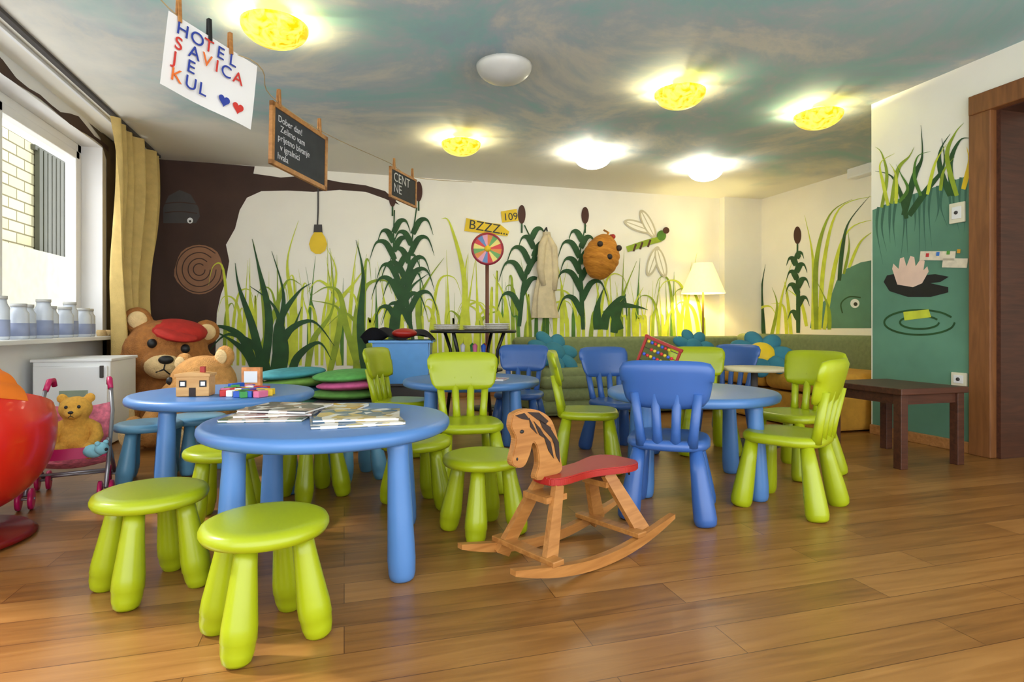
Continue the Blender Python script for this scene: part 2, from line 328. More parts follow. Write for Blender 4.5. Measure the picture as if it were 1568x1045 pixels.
for p,w,c in [([(1245,505),(1245,400),(1232,330)],6,ylg),([(1255,505),(1262,400),(1285,320),(1340,300)],6,ylg),([(1262,505),(1280,400),(1302,350),(1345,335)],6,ylg),([(1250,505),(1250,400),(1270,330),(1305,305)],7,olg),([(1285,430),(1290,380),(1300,340),(1332,300)],6,dkg),([(1292,420),(1300,380),(1298,350)],4,olg),([(1300,410),(1318,370),(1345,350)],4,ylg),
   ([(1170,520),(1166,450),(1172,405)],6,dkg),([(1112,535),(1105,500),(1120,478),(1135,520)],7,dkg),([(1140,530),(1142,490),(1125,485),(1108,500)],6,mdg),([(1150,530),(1158,480),(1180,470),(1195,500)],5,ylg),([(1205,520),(1200,470),(1180,465)],5,ylg),([(1212,520),(1205,450),(1200,430)],5,ylg),([(1235,500),(1225,460),(1200,440)],5,ylg),([(1180,520),(1190,470),(1182,440)],5,olg),([(1120,530),(1128,500),(1150,470)],5,ylg),([(1270,505),(1268,470),(1250,430)],6,olg),([(1160,520),(1156,480),(1150,465)],5,ylg),([(1190,520),(1196,460),(1213,400)],5,ylg)]:
    m.rib(p,w,c)
m.cattail([(1222,510),(1222,450),(1219,410),(1221,380)],(1221,347,374),dkg,8,16)
m.obj('niche_wall_mural',fix=False)
m=Mural('near')
m.pg([(1336,322),(1375,305),(1430,287),(1491,266),(1491,690),(1336,660)],tea)
for k in range(16):
    x=1345+k*9; y=320-(x-1337)*.36; m.rib([(x,y),(x+R.uniform(-4,4),y+35),(x+R.uniform(-4,8),y+R.uniform(55,100))],4,pm('mural_deep_teal',(60,104,86),.7))
for p,w,c in [([(1384,330),(1400,270),(1412,240),(1410,192)],9,dkg),([(1392,330),(1420,290),(1445,255),(1442,212)],9,dkg),([(1388,335),(1380,300),(1365,270),(1340,262)],7,dkg),([(1455,300),(1440,260),(1440,230),(1455,205)],9,dkg),([(1460,300),(1455,250),(1470,215),(1488,212)],8,dkg),([(1465,300),(1450,240),(1462,205),(1476,188)],7,olg),([(1350,318),(1358,270),(1350,235),(1340,225)],5,olg),([(1365,312),(1375,260),(1392,240),(1400,225)],6,olg),([(1360,315),(1352,280),(1348,250),(1370,235)],5,ylg),([(1420,298),(1432,250),(1450,220)],5,ylg),([(1410,300),(1400,270),(1405,240),(1425,232)],5,mdg),([(1475,290),(1484,250),(1480,225)],7,yel),([(1372,312),(1372,270),(1362,250)],5,ylg),([(1440,292),(1445,262),(1462,240)],5,olg),([(1376,310),(1390,290),(1380,268),(1372,252)],5,mdg)]:
    m.rib(p,w,c)
m.pg([(1353,432),(1358,422),(1378,418),(1410,422),(1432,420),(1453,424),(1440,432),(1425,434),(1452,440),(1452,448),(1425,455),(1390,455),(1362,446)],blk)
sk=pm('mural_peach',(232,200,180),.7)
m.pg([(1374,436),(1366,412),(1368,404),(1376,412),(1378,396),(1384,394),(1388,408),(1394,392),(1400,394),(1402,408),(1410,396),(1416,400),(1414,414),(1420,408),(1422,416),(1412,434),(1398,440)],sk)
for rx,ry in ((54,19),(30,10)): m.rib([(1408+rx*math.cos(a),494+ry*math.sin(a)) for a in [k*.45 for k in range(14)]],3,dkg,const=True)
m.pg([(1383,478),(1422,474),(1426,486),(1385,491)],ylg)
m.obj('pond_wall_mural',fix=False)
b=B()
for dx,py,w in ((1435,392,.24),(1462,403,.16)):
    p=S('near',dx,py,.008); b.box(p,(.004,w,.06),pm('paper_card',(226,214,190),.8,.1,30),rot=(.12,0,0))
for k,cn in enumerate([(200,60,60),(60,120,200),(90,160,60),(220,160,40)]):
    p=S('near',1420+k*16,391-k*2,.012); b.box(p,(.003,.02,.025),pm('card_mark%d'%k,cn,.7),rot=(.12,0,0))
b.obj('wall_name_cards')
def plate(name,px,py,w,h):
    b=B(); p=S('near',px,py,.009); b.box(p,(.014,w,h),pm('cream_plastic',(232,226,200),.4),bev=.004)
    b.box(p+Vector((-.009,0,0)),(.006,w*.6,h*.6),white,bev=.002); b.lathe([(.0,0),(.012,0),(.012,.003),(0,.003)],gr,Matrix.Translation(p+Vector((-.012,0,0)))@Matrix.Rotation(-math.pi/2,4,'Y'),16,cap=False); b.obj(name)
plate('light_switch',1466,326,.1,.13); plate('wall_socket',1469,581,.1,.085)
b=B()
ol=pm('mural_olive_brown',(84,72,50),.75,.3,3)
b.poly([(-1.986,5.86,.0),(-1.986,6.54,0),(-1.986,6.54,CE-.01),(-1.986,5.5,CE-.01),(-1.986,5.72,2.40),(-1.986,5.86,2.25)],ol)
pts=[]; N=26
for k in range(N+1):
    y=2.0+3.9*k/N; pts.append((-1.985,y,2.385+.03*math.sin(y*5)+.02*math.sin(y*11)))
for k in range(N,-1,-1):
    y=2.0+3.9*k/N; pts.append((-1.985,y,2.335+.012*math.sin(y*7)))
b.poly(pts,brn); b.obj('window_branch_mural',fix=False)

# ---------- furniture
def stool(mt):
    b=B(); r=.158
    b.lathe([(.0,.262),(.09,.262),(.135,.262),(.152,.267),(r,.278),(r,.286),(.153,.297),(.14,.303),(.12,.3045),(.0,.3045)],mt,seg=40,cap=False)
    for k in range(4):
        a=math.pi/4+k*math.pi/2; c,s_=math.cos(a),math.sin(a)
        b.leg((c*.095,s_*.095,.27),(c*.142,s_*.142,0),[(0,.026),(.2,.029),(.45,.035),(.68,.041),(.80,.0418),(.81,.0400),(.9,.038),(.97,.033),(1,.024)],mt,22)
    return b
def table(mt):
    b=B(); r=.42
    b.lathe([(.0,.43),(.36,.43),(.40,.434),(.415,.442),(r,.455),(.418,.468),(.408,.477),(.395,.4795),(.0,.48)],mt,seg=64,cap=False)
    for k in range(4):
        a=k*math.pi/2; c,s_=math.cos(a),math.sin(a)
        b.leg((c*.345,s_*.345,.44),(c*.365,s_*.365,0),[(0,.033),(.06,.035),(.1,.033),(.5,.039),(.85,.044),(.95,.042),(.985,.038),(1,.03)],mt,22)
    return b
def chair(mt):
    b=B()
    def sup(a,n=3.2): return 1/((abs(math.cos(a))**n+abs(math.sin(a))**n)**(1/n))
    b.lathe([(.0,.285),(.14,.285),(.162,.289),(.172,.3),(.172,.315),(.164,.327),(.15,.332),(.11,.328),(.0,.322)],mt,seg=48,cap=False,rfun=lambda a,z:sup(a))
    for sx in (-1,1):
        for sy in (-1,1):
            b.leg((sx*.115,sy*.115,.29),(sx*.15-(.02 if sx<0 else 0),sy*.155,0),[(0,.027),(.3,.034),(.7,.043),(.9,.046),(.97,.042),(1,.034)],mt,22)
    for y in (-.115,-.04,.04,.115):
        b.leg((-.145,y*.88,.31),(-.188,y*1.08,.53),[(0,.023),(.3,.019),(1,.019)],mt,14)
    nu,nv=18,8
    def pt(u,v,side):
        hw=.165+.03*v; yy=(u*2-1); 
        e=1-(.12*(abs(2*v-1)**6)); y=yy*hw*e
        z=.465+.198*v+ -.012*(abs(yy)**5)*(1 if v>.5 else -1)
        x=-.175-.045*v+.03*(yy**2); th=.019*(1-.75*max(abs(yy),abs(2*v-1))**8)
        return Vector((x+side*th,y,z))
    b.grid(lambda u,v:pt(u,v,1),nu,nv,mt); b.grid(lambda u,v:pt(u,v,-1),nu,nv,mt)
    i=b.mi(mt)
    ring=[(u/nu,0) for u in range(nu+1)]+[(1,v/nv) for v in range(1,nv+1)]+[(u/nu,1) for u in range(nu-1,-1,-1)]+[(0,v/nv) for v in range(nv-1,0,-1)]
    A=[b.bm.verts.new(pt(u,v,1)) for u,v in ring]; C=[b.bm.verts.new(pt(u,v,-1)) for u,v in ring]
    for k in range(len(ring)):
        f=b.bm.faces.new((A[k],A[(k+1)%len(ring)],C[(k+1)%len(ring)],C[k])); f.material_index=i; f.smooth=True
    bmesh.ops.remove_doubles(b.bm,verts=b.bm.verts[:],dist=.0005)
    return b
def place(kind,cache,mt,loc,rz,name):
    key=(kind.__name__,mt.name)
    if key not in cache: cache[key]=kind(mt).obj(name,loc,rz)
    else: dup(cache[key],name,loc,rz)
CA={}
rd=math.radians
for mt,px,Z,a in ((GRN,232,1.79,35),(GRN,407,1.52,25),(GRN,740,2.28,20),(GRN,636,2.60,10),(GRN,480,2.76,30),(GRN,345,2.42,0),(PBL,228,3.05,10),(PBL,300,3.27,40),(PBL,545,3.09,20)):
    place(stool,CA,mt,F(px,Z),rd(a),'childrens_stool')
T1=F(505,2.06); T2=F(344,2.88); T3=F(722,3.62); T4=F(1058,2.97)
for t,a in ((T1,-52),(T2,-30),(T3,-55),(T4,-68)): place(table,CA,BLU,t,rd(a),'childrens_round_table')
for mt,px,Z,d in ((GRN,716,2.92,(.22,-1)),(GRN,618,3.75,(.97,-.22)),(GRN,900,3.32,(1,-.12)),(BLC,1024,2.54,(.3,.9)),(GRN,1206,2.62,(-.72,.68)),(GRN,1215,3.22,(-.85,-.45)),(BLC,948,3.74,(.4,-.9)),(BLC,795,4.2,(-.2,-1)),(GRN,1078,3.75,(-.05,-1)),(BLC,1108,4.35,(-.75,-.6))):
    place(chair,CA,mt,F(px,Z),yaw(*d),'childrens_chair')

# ---------- rocking horse
b=B(); dk=pm('burnt_brown_paint',(40,24,16),.6)
for sy in (-1,1):
    n=24; lo=[];hi=[]
    for k in range(n+1):
        x=-.42+.84*k/n; z=.004+.42*x*x; lo.append((x,z)); hi.append((x,z+.036*(1-.55*abs(x/.42)**4)))
    b.prism(lo+hi[::-1],.026,pinewood,Matrix.Translation((0,sy*.14,0))@Matrix.Rotation(math.pi/2,4,'X'))
for x in (-.2,.24): b.box((x,0,.004+.42*x*x+.045),(.05,.32,.018),pinewood,bev=.003)
def slab(p0,p1,w,t):
    p0=Vector(p0);p1=Vector(p1); d=p1-p0; M=frame((p0+p1)/2,d,(0,1,0)); tb=bmesh.new(); bmesh.ops.create_cube(tb,size=1)
    for v in tb.verts: v.co=Vector((v.co.x*d.length,v.co.y*t,v.co.z*w*(1.15 if v.co.x<0 else .8)))
    b.merge(tb,pinewood,M,False)
for sy in (-1,1):
    slab((.25,sy*.12,.03),(.13,sy*.045,.275),.052,.022); slab((-.27,sy*.12,.035),(-.13,sy*.045,.275),.058,.022)
b.box((.15,0,.235),(.1,.12,.02),pinewood); b.box((-.15,0,.235),(.08,.12,.02),pinewood)
st=[(.16,.055),(.1,.07),(0,.06),(-.08,.07),(-.18,.1),(-.25,.098),(-.29,.06),(-.295,0)]
st=[(.175,.0)]+st+[(x,-y) for x,y in st[:-1][::-1]]
b.prism([tuple(p) for p in cat(st+[st[0]],4)[:-1]],.026,red,Matrix.Translation((0,0,.288)),bev=.004)
hp=[(772,628),(790,623),(815,627),(838,643),(850,672),(856,705),(856,728),(812,732),(816,708),(813,684),(806,674),(801,690),(791,707),(777,706),(770,696),(777,666),(769,646)]
def hx(p): return (.10+(850-p[0])*.0027,.8-(p[1]-500)*1.95/895)
hpts=[hx(p) for p in hp]; hs=[tuple(p) for p in cat(hpts+[hpts[0]],4)[:-1]]
MH=Matrix.Rotation(math.pi/2,4,'X'); b.prism(hs,.03,pinewood,MH,bev=.003)
mane=[[(775,630),(790,628),(800,640),(785,636)],[(795,627),(815,630),(832,645),(826,650),(812,640)],[(815,640),(836,655),(846,690),(838,672),(822,655)],[(806,642),(818,655),(828,672),(816,664)],[(822,662),(836,678),(842,704),(832,690)],[(838,660),(851,680),(853,712),(846,700)],[(798,636),(806,650),(812,662),(800,650)]]
for q in mane:
    for sy in (-1,1): b.prism([hx(p) for p in q],.002,dk,Matrix.Translation((0,sy*.0165,0))@MH)
for sy in (-1,1):
    e=hx((786,655)); b.ell((e[0],sy*.016,e[1]),(.009,.004,.006),blk); e=hx((778,694)); b.ell((e[0],sy*.016,e[1]),(.004,.003,.005),blk)
b.tube([(-.285,0,.285),(-.31,0,.27),(-.325,0,.23)],[.012,.01,.004],dk)
o=b.obj('rocking_horse',(.775,1.91,0),math.atan2(-.41,-.91)); o.scale=(.94,.95,1.0)

# ---------- sofa (L shape)
sg=pm('olive_green_fabric',(122,130,84),.9,.12,30,bump=.3); so_=pm('ochre_fabric',(196,142,44),.9,.1,20,bump=.3)
def roll(b,c,s,m): b.box(c,s,m,bev=min(s)*.42,seg=5)
b=B()
b.box((2.95,5.2,.12),(2.6,.85,.2),sg,bev=.02)
for z in (.09,.2,.31): roll(b,(2.95,4.85,z),(2.62,.2,.12),sg)
for k in range(4): roll(b,(1.98+k*.65,5.2,.36),(.645,.85,.14),sg)
b.box((3.0,5.72,.36),(2.7,.16,.66),sg,bev=.06,seg=4)
b.box((4.35,4.6,.36),(.16,2.2,.72),sg,bev=.06,seg=4)
b.box((3.85,4.15,.14),(.88,1.25,.26),so_,bev=.02)
for k in range(2): roll(b,(3.84,3.85+k*.62,.36),(.9,.6,.15),so_)
b.obj('corner_sofa')
def flower(name,loc,r,rot,cm=None):
    b=B(); pt=pm('teal_petal_fabric',(50,118,138),.9,.1,12)
    for k in range(7):
        a=2*math.pi*k/7; b.ell((math.cos(a)*r*.62,math.sin(a)*r*.62,0),(r*.42,r*.3,r*.2),pt,rot=(0,0,a))
    b.ell((0,0,r*.06),(r*.42,r*.42,r*.24),cm or pt); o=b.obj(name,loc); o.rotation_euler=rot; return o
flower('flower_cushion',F(1166,4.9,.57),.25,(rd(45),0,rd(-25)),yel)
flower('flower_cushion',F(1062,5.7,.6),.2,(rd(55),0,rd(-10)))
flower('flower_cushion',F(848,5.35,.56),.25,(rd(48),0,rd(15)))
b=B(); b.box((3.21,2.78,.435),(.5,.54,.035),dkwood,bev=.004)
for x in (3.0,3.42):
    for y in (2.55,3.01): b.box((x,y,.21),(.05,.05,.42),dkwood,bev=.003)
b.box((3.21,2.55,.39),(.38,.02,.06),dkwood); b.box((3.21,3.01,.39),(.38,.02,.06),dkwood); b.box((3.0,2.78,.39),(.02,.44,.06),dkwood); b.box((3.42,2.78,.39),(.02,.44,.06),dkwood)
b.obj('low_side_table')
b=B(); b.lathe([(0,.5),(.2,.5),(.21,.512),(.2,.525),(0,.525)],pm('beige_tabletop',(216,206,170),.4),None,40,cap=False); b.tube([(0,0,0.02),(0,0,.505)],.022,gr); b.lathe([(0,0),(.16,0),(.16,.015),(.03,.03),(0,.03)],gr,None,cap=False)
b.obj('pedestal_table',F(1155,3.95))
b=B(); 
for x in (-.1,.1): b.box((x,0,.11),(.014,.014,.22),red,bev=.002)
for z in (.01,.21): b.box((0,0,z),(.22,.02,.016),red,bev=.002)
for i in range(5):
    z=.04+i*.037; b.tube([(-.1,0,z),(.1,0,z)],.002,gr,6)
    for k in range(7): b.ell((-.08+k*.02+(.03 if i%2 else 0),0,z),.0095,pm('bead%d'%((i+k)%3),[(200,40,40),(220,190,40),(60,90,190)][(i+k)%3],.3),u=10,v=6)
for sy in (-.06,.06): b.box((0,sy,.004),(.22,.01,.008),pinewood)
o=b.obj('bead_abacus',T4+Vector((-.1,.24,.484)),rd(-40)); o.rotation_euler=(0,rd(22),rd(-50)); o.location.z+=.03
p=S('back',1058,450); p=Vector((p.x-.06,6.2,0)); b=B()
sh=pm('pleated_lampshade',(250,236,165),.8,.03,30,emit=.6)
b.lathe([(.26,1.2),(.18,1.4),(.11,1.57)],sh,None,72,cap=False,rfun=lambda a,z:1+.02*math.sin(36*a))
bz=pm('aged_brass',(120,96,50),.35,metal=.8)
b.tube([(0,0,.02),(0,0,1.56)],.012,bz); b.lathe([(0,0),(.15,0),(.15,.02),(.03,.035),(0,.035)],bz,None,cap=False)
for a in (0,2.09,4.19): b.tube([(0,0,1.55),(.11*math.cos(a),.11*math.sin(a),1.56)],.003,bz,6)
b.obj('floor_lamp',p)
def lamp(name,loc,e,col,rad=.05):
    L=bpy.data.lights.new(name,'POINT'); L.energy=e; L.color=col; L.shadow_soft_size=rad; o=bpy.data.objects.new(name,L); o.location=loc; bpy.context.collection.objects.link(o); return o
lamp('floor_lamp_bulb',p+Vector((0,0,1.4)),24,(1,.82,.36),.04)
# ---------- ceiling domes
yd=dome_mat('yellow_painted_glass',(250,238,100),(206,174,0),.75); wd=dome_mat('lit_opal_glass',(255,248,225),(255,252,235),8); wo=pm('opal_glass_off',(195,195,188),.3)
for px,py,k in ((421,50,0),(772,110,2),(1041,150,0),(1253,183,0),(706,226,0),(908,247,1),(1080,267,1)):
    c=onz(px,py,2.37); c.z=0; r=.172; b=B(); mt=(yd,wd,wo)[k]
    prof=[(r*math.sin(t),2.405-.105*math.cos(t)) for t in [i*math.pi/2/10 for i in range(11)]]
    prof=[(max(.001,a),z) for a,z in prof]+[(r-.005,2.405)]+[(max(.001,(r-.006)*math.sin(t)),2.407-.1*math.cos(t)) for t in [i*math.pi/2/10 for i in range(10,-1,-1)]]
    b.lathe(prof,mt,None,40,cap=False); b.lathe([(0,2.459),(.05,2.459),(.05,2.42),(.015,2.41),(.015,2.33),(0,2.33)],white,None,20,cap=False)
    for a in (0,2.09,4.19): b.tube([(.04*math.cos(a),.04*math.sin(a),2.43),((r-.004)*math.cos(a),(r-.004)*math.sin(a),2.405)],.004,white,6)
    b.obj('ceiling_dome_lamp',c)
    if k<2: lamp('dome_bulb',c+Vector((.0,.07,2.385)),12 if k==0 else 17,(1,.9,.54) if k==0 else (1,.93,.76),.02)
# ---------- curtain
cu=pm('gold_curtain_fabric',(204,176,108),.85,.1,14,bump=.2)
b=B()
def cf(u,v):
    z=2.43-2.33*v; w=1-.28*math.exp(-((z-.95)/.55)**2)-.05*v
    y=5.80+(u-.5)*1.2*w-.1*math.exp(-((z-.95)/.5)**2); x=-1.74+.065*math.sin(u*42+1.3*math.sin(v*3))*(.6+.4*v)+.03*math.sin(u*17+v*2)+.015*math.sin(v*9)
    return Vector((x,y,z))
b.grid(cf,150,30,cu); b.obj('window_curtain',fix=False)
b=B(); b.box((-1.73,4.4,2.447),(.035,4.0,.022),gr); b.box((-1.81,4.4,2.447),(.02,4.0,.022),white); b.obj('curtain_rail')
# ---------- string with signs
rope=pm('string',(170,150,110),.9)
A=P(258,12,2.15); Bp=P(394,98,2.5); C=P(415,146,2.75); Dp=P(500,200,3.25); E=P(597,250,4.5); G=P(637,272,4.9); Z0=Vector((-1.25,1.3,2.455)); Z1=P(722,279,6.45)
C.z=1.885;Dp.z=1.87
SG=empty('clothesline')
b=B(); b.tube([tuple(q) for q in cat([tuple(v) for v in (Z0,A,Bp,C,Dp,E,G,Z1)],6)],.0025,rope,6)
def pin(q,d,mt=pinewood):
    ang=math.atan2(d.y,d.x)
    for s_ in (-1,1): b.box(q+Vector((-math.sin(ang)*.006*s_,math.cos(ang)*.006*s_,.012)),(.014,.008,.09),mt,rot=(.05*s_,0,ang),bev=.0015)
def unit(a,c): v=c-a; return v/v.length
for a,c,ts in ((A,Bp,(.1,.42,.66)),(C,Dp,(.12,.85)),(E,G,(.15,.85))):
    for i,t in enumerate(ts): pin(a.lerp(c,t),unit(a,c),blk if (a is A and i==1) else pinewood)
b.obj('string_and_pegs',parent=SG)
paper=pm('white_paper',(226,224,220),.7,.02,5)
def board(name,TL,TR,h,fm,face,fr):
    X=TR-TL; w=X.length; M=frame(TL,X,(0,0,1)); e=empty(name); b=B()
    if fr:
        cyy=-h/2
        for cx,cy,sx,sy in ((w/2,-fr/2,w,fr),(w/2,-h+fr/2,w,fr),(fr/2,cyy,fr,h),(w-fr/2,cyy,fr,h)):
            tb=bmesh.new(); bmesh.ops.create_cube(tb,size=1)
            for v in tb.verts: v.co=Vector((v.co.x*sx+cx,v.co.y*sy+cy,v.co.z*.018))
            b.merge(tb,fm,M,False)
        tb=bmesh.new(); bmesh.ops.create_cube(tb,size=1)
        for v in tb.verts: v.co=Vector((v.co.x*(w-fr)+w/2,v.co.y*(h-fr)-h/2,v.co.z*.008))
        b.merge(tb,face,M,False)
    else: b.grid(lambda u,v:M@Vector((u*w,-v*h,.006*math.sin(u*7+v*2)*v)),16,12,face)
    b.obj(name+'_panel',parent=e); return M,w,e
M,w,e=board('handwritten_paper_sign',A-Vector((0,0,.01)),Bp-Vector((0,0,.01)),.285,None,paper,0)
inkb=pm('blue_ink',(40,60,150),.6); inkr=pm('red_ink',(200,50,40),.6); inko=pm('orange_ink',(225,110,40),.6)
seqs=[('HOTEL',.03,-.068,[inkb,inkb,inkr,inkb,inkb]),('SAVICA',.03,-.128,[inkr,inkb,inko,inkr,inkb,inkr]),('JE',.03,-.188,[inkr,inkb]),('KUL',.03,-.25,[inko,inkb,inkb])]
for wd_,x,y,cs in seqs:
    for ch,cc in zip(wd_,cs):
        text('letter_'+ch.lower(),ch,.07,M@Matrix.Translation((x,y,.010)),cc,e,ext=.0012); x+=.056 if ch!='I' else .026
for cx,mt in ((.255,inkb),(.32,inkr)):
    hb=B(); hp_=[(.025*(16*math.sin(t)**3)/16,.025*(13*math.cos(t)-5*math.cos(2*t)-2*math.cos(3*t)-math.cos(4*t))/16) for t in [k*2*math.pi/24 for k in range(24)]]
    hb.prism(hp_,.002,mt,M@Matrix.Translation((cx,-.225,.009))); hb.obj('heart',parent=e)
slate=pm('chalkboard_slate',(48,50,52),.8,.15,12); chalk=pm('chalk',(200,200,200),.9)
M,w,e=board('hanging_chalkboard',C-Vector((0,0,.02)),Dp-Vector((0,0,.02)),.3,pinewood,slate,.022)
for i,s_ in enumerate(['Dober dan!','Zelimo vam','prijetno bivanje','v igralnici','hvala']): text('chalk_line',s_,.045,M@Matrix.Translation((.05+.02*(i%2),-.08-i*.045,.0055)),chalk,e,.0004)
M,w,e=board('hanging_chalkboard',E-Vector((0,0,.02)),G-Vector((0,0,.02)),.24,pinewood,slate,.018)
for i,s_ in enumerate(['CENT','NE']): text('chalk_line',s_,.1,M@Matrix.Translation((.05,-.1-i*.085,.0055)),chalk,e,.0004)

# ---------- bears
fur=pm('brown_fur',(164,106,50),.95,.2,25,bump=.8,bscale=120); fur2=pm('honey_fur',(192,138,74),.95,.18,25,bump=.8,bscale=120); fl=pm('cream_fur',(222,192,138),.95,.1,25,bump=.6,bscale=120)
pooh=pm('pooh_yellow_fur',(214,160,62),.95,.1,30,bump=.4,bscale=150)
def bear(name,loc,rz,s,mt,lt,band=None,hz=.68,hs=1,tilt=0):
    e=empty(name,loc,rz); b=B()
    cb,sb=math.cos(tilt),math.sin(tilt)
    def h(x,y,z):
        x,y,z=x*hs,y*hs,z*hs; return (x+.04,y*cb-z*sb,hz+y*sb+z*cb)
    def hr(*r): return tuple(q*hs for q in r)
    b.ell((0,0,.28),(.19,.22,.27),mt); b.ell((.03,0,.2),(.21,.215,.2),mt); b.ell(h(0,0,0),hr(.18,.205,.18),mt,rot=(tilt,0,0)); b.tube([(0,0,.4),h(0,0,-.1)],[.15,.15],mt,16)
    for y in (-1,1):
        b.ell(h(-.03,y*.165,.15),hr(.035,.07,.07),mt); b.tube([(0,y*.13,.46),(.06,y*.24,.40),(.14,y*.28,.3),(.23,y*.25,.2)],[.08,.082,.08,.075],mt,14); b.ell((.24,y*.245,.185),.082,mt)
        b.tube([(.05,y*.1,.12),(.2,y*.17,.11),(.34,y*.22,.11)],[.12,.11,.1],mt,16); b.ell((.4,y*.235,.13),(.07,.095,.12),mt)
    b.ell(h(.15,0,-.045),hr(.09,.105,.08),mt)
    o=b.obj('body',parent=e); r=o.modifiers.new('r','REMESH'); r.mode='VOXEL'; r.voxel_size=.014; r.use_smooth_shade=True; q=o.modifiers.new('s','SMOOTH'); q.iterations=4
    b=B(); b.ell(h(.175,0,-.055),hr(.08,.092,.07),lt); b.ell(h(.252,0,-.022),hr(.02,.034,.022),blk)
    for y in (-1,1):
        b.ell(h(.163,y*.075,.045),hr(.02,.022,.024),blk); b.ell((.464,y*.237,.13),(.012,.068,.085),lt); b.ell(h(.002,y*.165,.15),hr(.012,.045,.045),lt)
    b.tube([h(.252,0,-.045),h(.254,0,-.07),h(.237,.03,-.09)],.005,blk,6); b.tube([h(.254,0,-.07),h(.237,-.03,-.09)],.005,blk,6)
    if band:
        b.ell(h(.03,.02,.125),hr(.15,.15,.06),band,rot=(.15+tilt,.25,0)); b.ell(h(.16,.02,.11),hr(.08,.1,.015),band,rot=(tilt,.4,0))
    b.obj('face_and_paws',parent=e); e.scale=(s,s,s)
bear('large_teddy_bear',F(255,4.85,0),yaw(.6,-1),1.2,fur,fl,pm('red_cap_fabric',(176,36,26),.9,.15,20),hz=.48,hs=1.28,tilt=-.2)
bear('small_teddy_bear',F(318,4.0,0),yaw(-.35,-1),.92,fur2,fl,hz=.44,hs=1.2,tilt=.15)
b=B(); b.box((-1.72,4.74,.29),(.44,.50,.56),white,bev=.01); b.box((-1.72,4.48,.29),(.42,.03,.5),pvc,bev=.01); b.box((-1.72,4.74,.575),(.46,.52,.02),white,bev=.005)
b.box((-1.70,4.462,.30),(.16,.004,.16),pm('grey_green_decal',(150,165,145),.7)); b.box((-1.54,4.46,.5),(.02,.02,.08),gr,bev=.003)
for x in (-1.89,-1.54):
    for y in (4.55,4.93): b.box((x,y,.008),(.03,.03,.016),blk)
b.obj('mini_fridge')
b=B(); jar=pm('frosted_jar',(205,212,222),.2); lav=pm('lavender_contents',(150,160,190),.6); lid=pm('jar_lid',(190,190,186),.35)
for k in range(9):
    y=4.15+k*.155; x=-1.96+.03*(k%2); h=.2 if k%3 else .24; MM=Matrix.Translation((x,y,.72))
    b.lathe([(0,0),(.048,0),(.052,.01),(.052,h*.8),(.04,h*.9),(.038,h),(0,h)],jar,MM,20,cap=False); b.lathe([(0.0,.02),(.0535,.02),(.0535,h*.5),(0,h*.5)],lav,MM,20,cap=False); b.lathe([(0,h),(.042,h),(.042,h+.02),(0,h+.02)],lid,MM,20,cap=False)
b.obj('row_of_glass_jars')
b=B(); 
for k,(y,r) in enumerate(((5.58,.03),(5.64,.025),(5.7,.03))): b.lathe([(0,0),(r,0),(r*1.2,.03),(r,.05),(0,.05)],fl,Matrix.Translation((-1.93+.03*k,y,.72)),14,cap=False)
b.obj('small_ornaments')
# ---------- red egg chair: red shell, tall on one side, folded orange canopy
b=B(); rp=pm('red_shell_plastic',(200,28,16),.3,.05,4,coat=.3)
def shell_pt(u,v,sc=1):
    a=2*math.pi*u; t=math.pi*v; rr=.35*math.sin(t)**.8*sc
    return Vector((rr*math.cos(a),rr*math.sin(a),.40-.31*math.cos(t)*sc))
# u=.5 faces the camera, u=.75 is the silhouette toward the room, u=0 is the opening
lip=lambda u:.50+.22*(.5-.5*math.cos(2*math.pi*(u-.08)))
b.grid(lambda u,v: shell_pt(u,v*lip(u)),64,24,rp); b.grid(lambda u,v: shell_pt(u,v*lip(u),.95)+Vector((0,0,.005)),64,24,rp)
def canopy(u,v):
    uu=.14+.60*u; lo=lip(uu)-.035
    p=shell_pt(uu,lo+(.985-lo)*v,1.0+.016*abs(math.sin(v*14+u*3))); p.z-=.02*v; return p
b.grid(canopy,60,60,org)
for uu in (.25,.42,.60): b.tube([shell_pt(uu,lip(uu)-.05+(.98-lip(uu))*k/10,1.015) for k in range(11)],.006,pm('canopy_seam',(150,60,10),.6),8)
b.ell((.0,0,.2),(.26,.26,.08),pm('orange_cushion',(235,110,20),.8,.1,10)); b.lathe([(0,0),(.24,0),(.29,.012),(.27,.03),(.08,.05),(.06,.12),(.0,.12)],pm('dark_red_base',(120,14,16),.3),None,40,cap=False)
b.obj('red_egg_chair',F(-98,2.12),yaw(-.1,1))
# ---------- toy stroller
mg=pm('magenta_plastic',(190,22,90),.35); pk=pm('pink_plaid_fabric',(222,120,140),.85,.35,40); al=pm('grey_metal_tube',(150,150,155),.35,metal=.6)
e=empty('toy_stroller',F(112,2.76),yaw(.22,-.4)); b=B()
for sy in (-1,1):
    y=sy*.145
    b.tube([(.17,y,.06),(.05,y,.2),(-.1,y,.38),(-.17,y*.9,.5)],.009,al,8); b.tube([(-.19,y,.06),(-.06,y,.16),(.08,y,.27)],.009,al,8)
    b.tube([(-.16,y*.9,.485),(-.2,y*.85,.53),(-.25,y*.8,.53),(-.265,y*.78,.5)],[.012,.013,.013,.012],mg,10)
    for x in (.17,-.19):
        for dy in (-.022,.022):
            Mx=Matrix.Translation((x,y+dy,.047))@Matrix.Rotation(math.pi/2,4,'X')
            b.lathe([(.012,-.009),(.034,-.009),(.045,-.007),(.047,0),(.045,.007),(.034,.009),(.012,.009)],mg,Mx,24); 
        b.tube([(x,y-.035,.047),(x,y+.035,.047)],.006,al,8)
b.tube([(.1,-.145,.13),(.1,.145,.13)],.006,al,8); b.tube([(-.19,-.145,.06),(-.19,.145,.06)],.006,al,8)
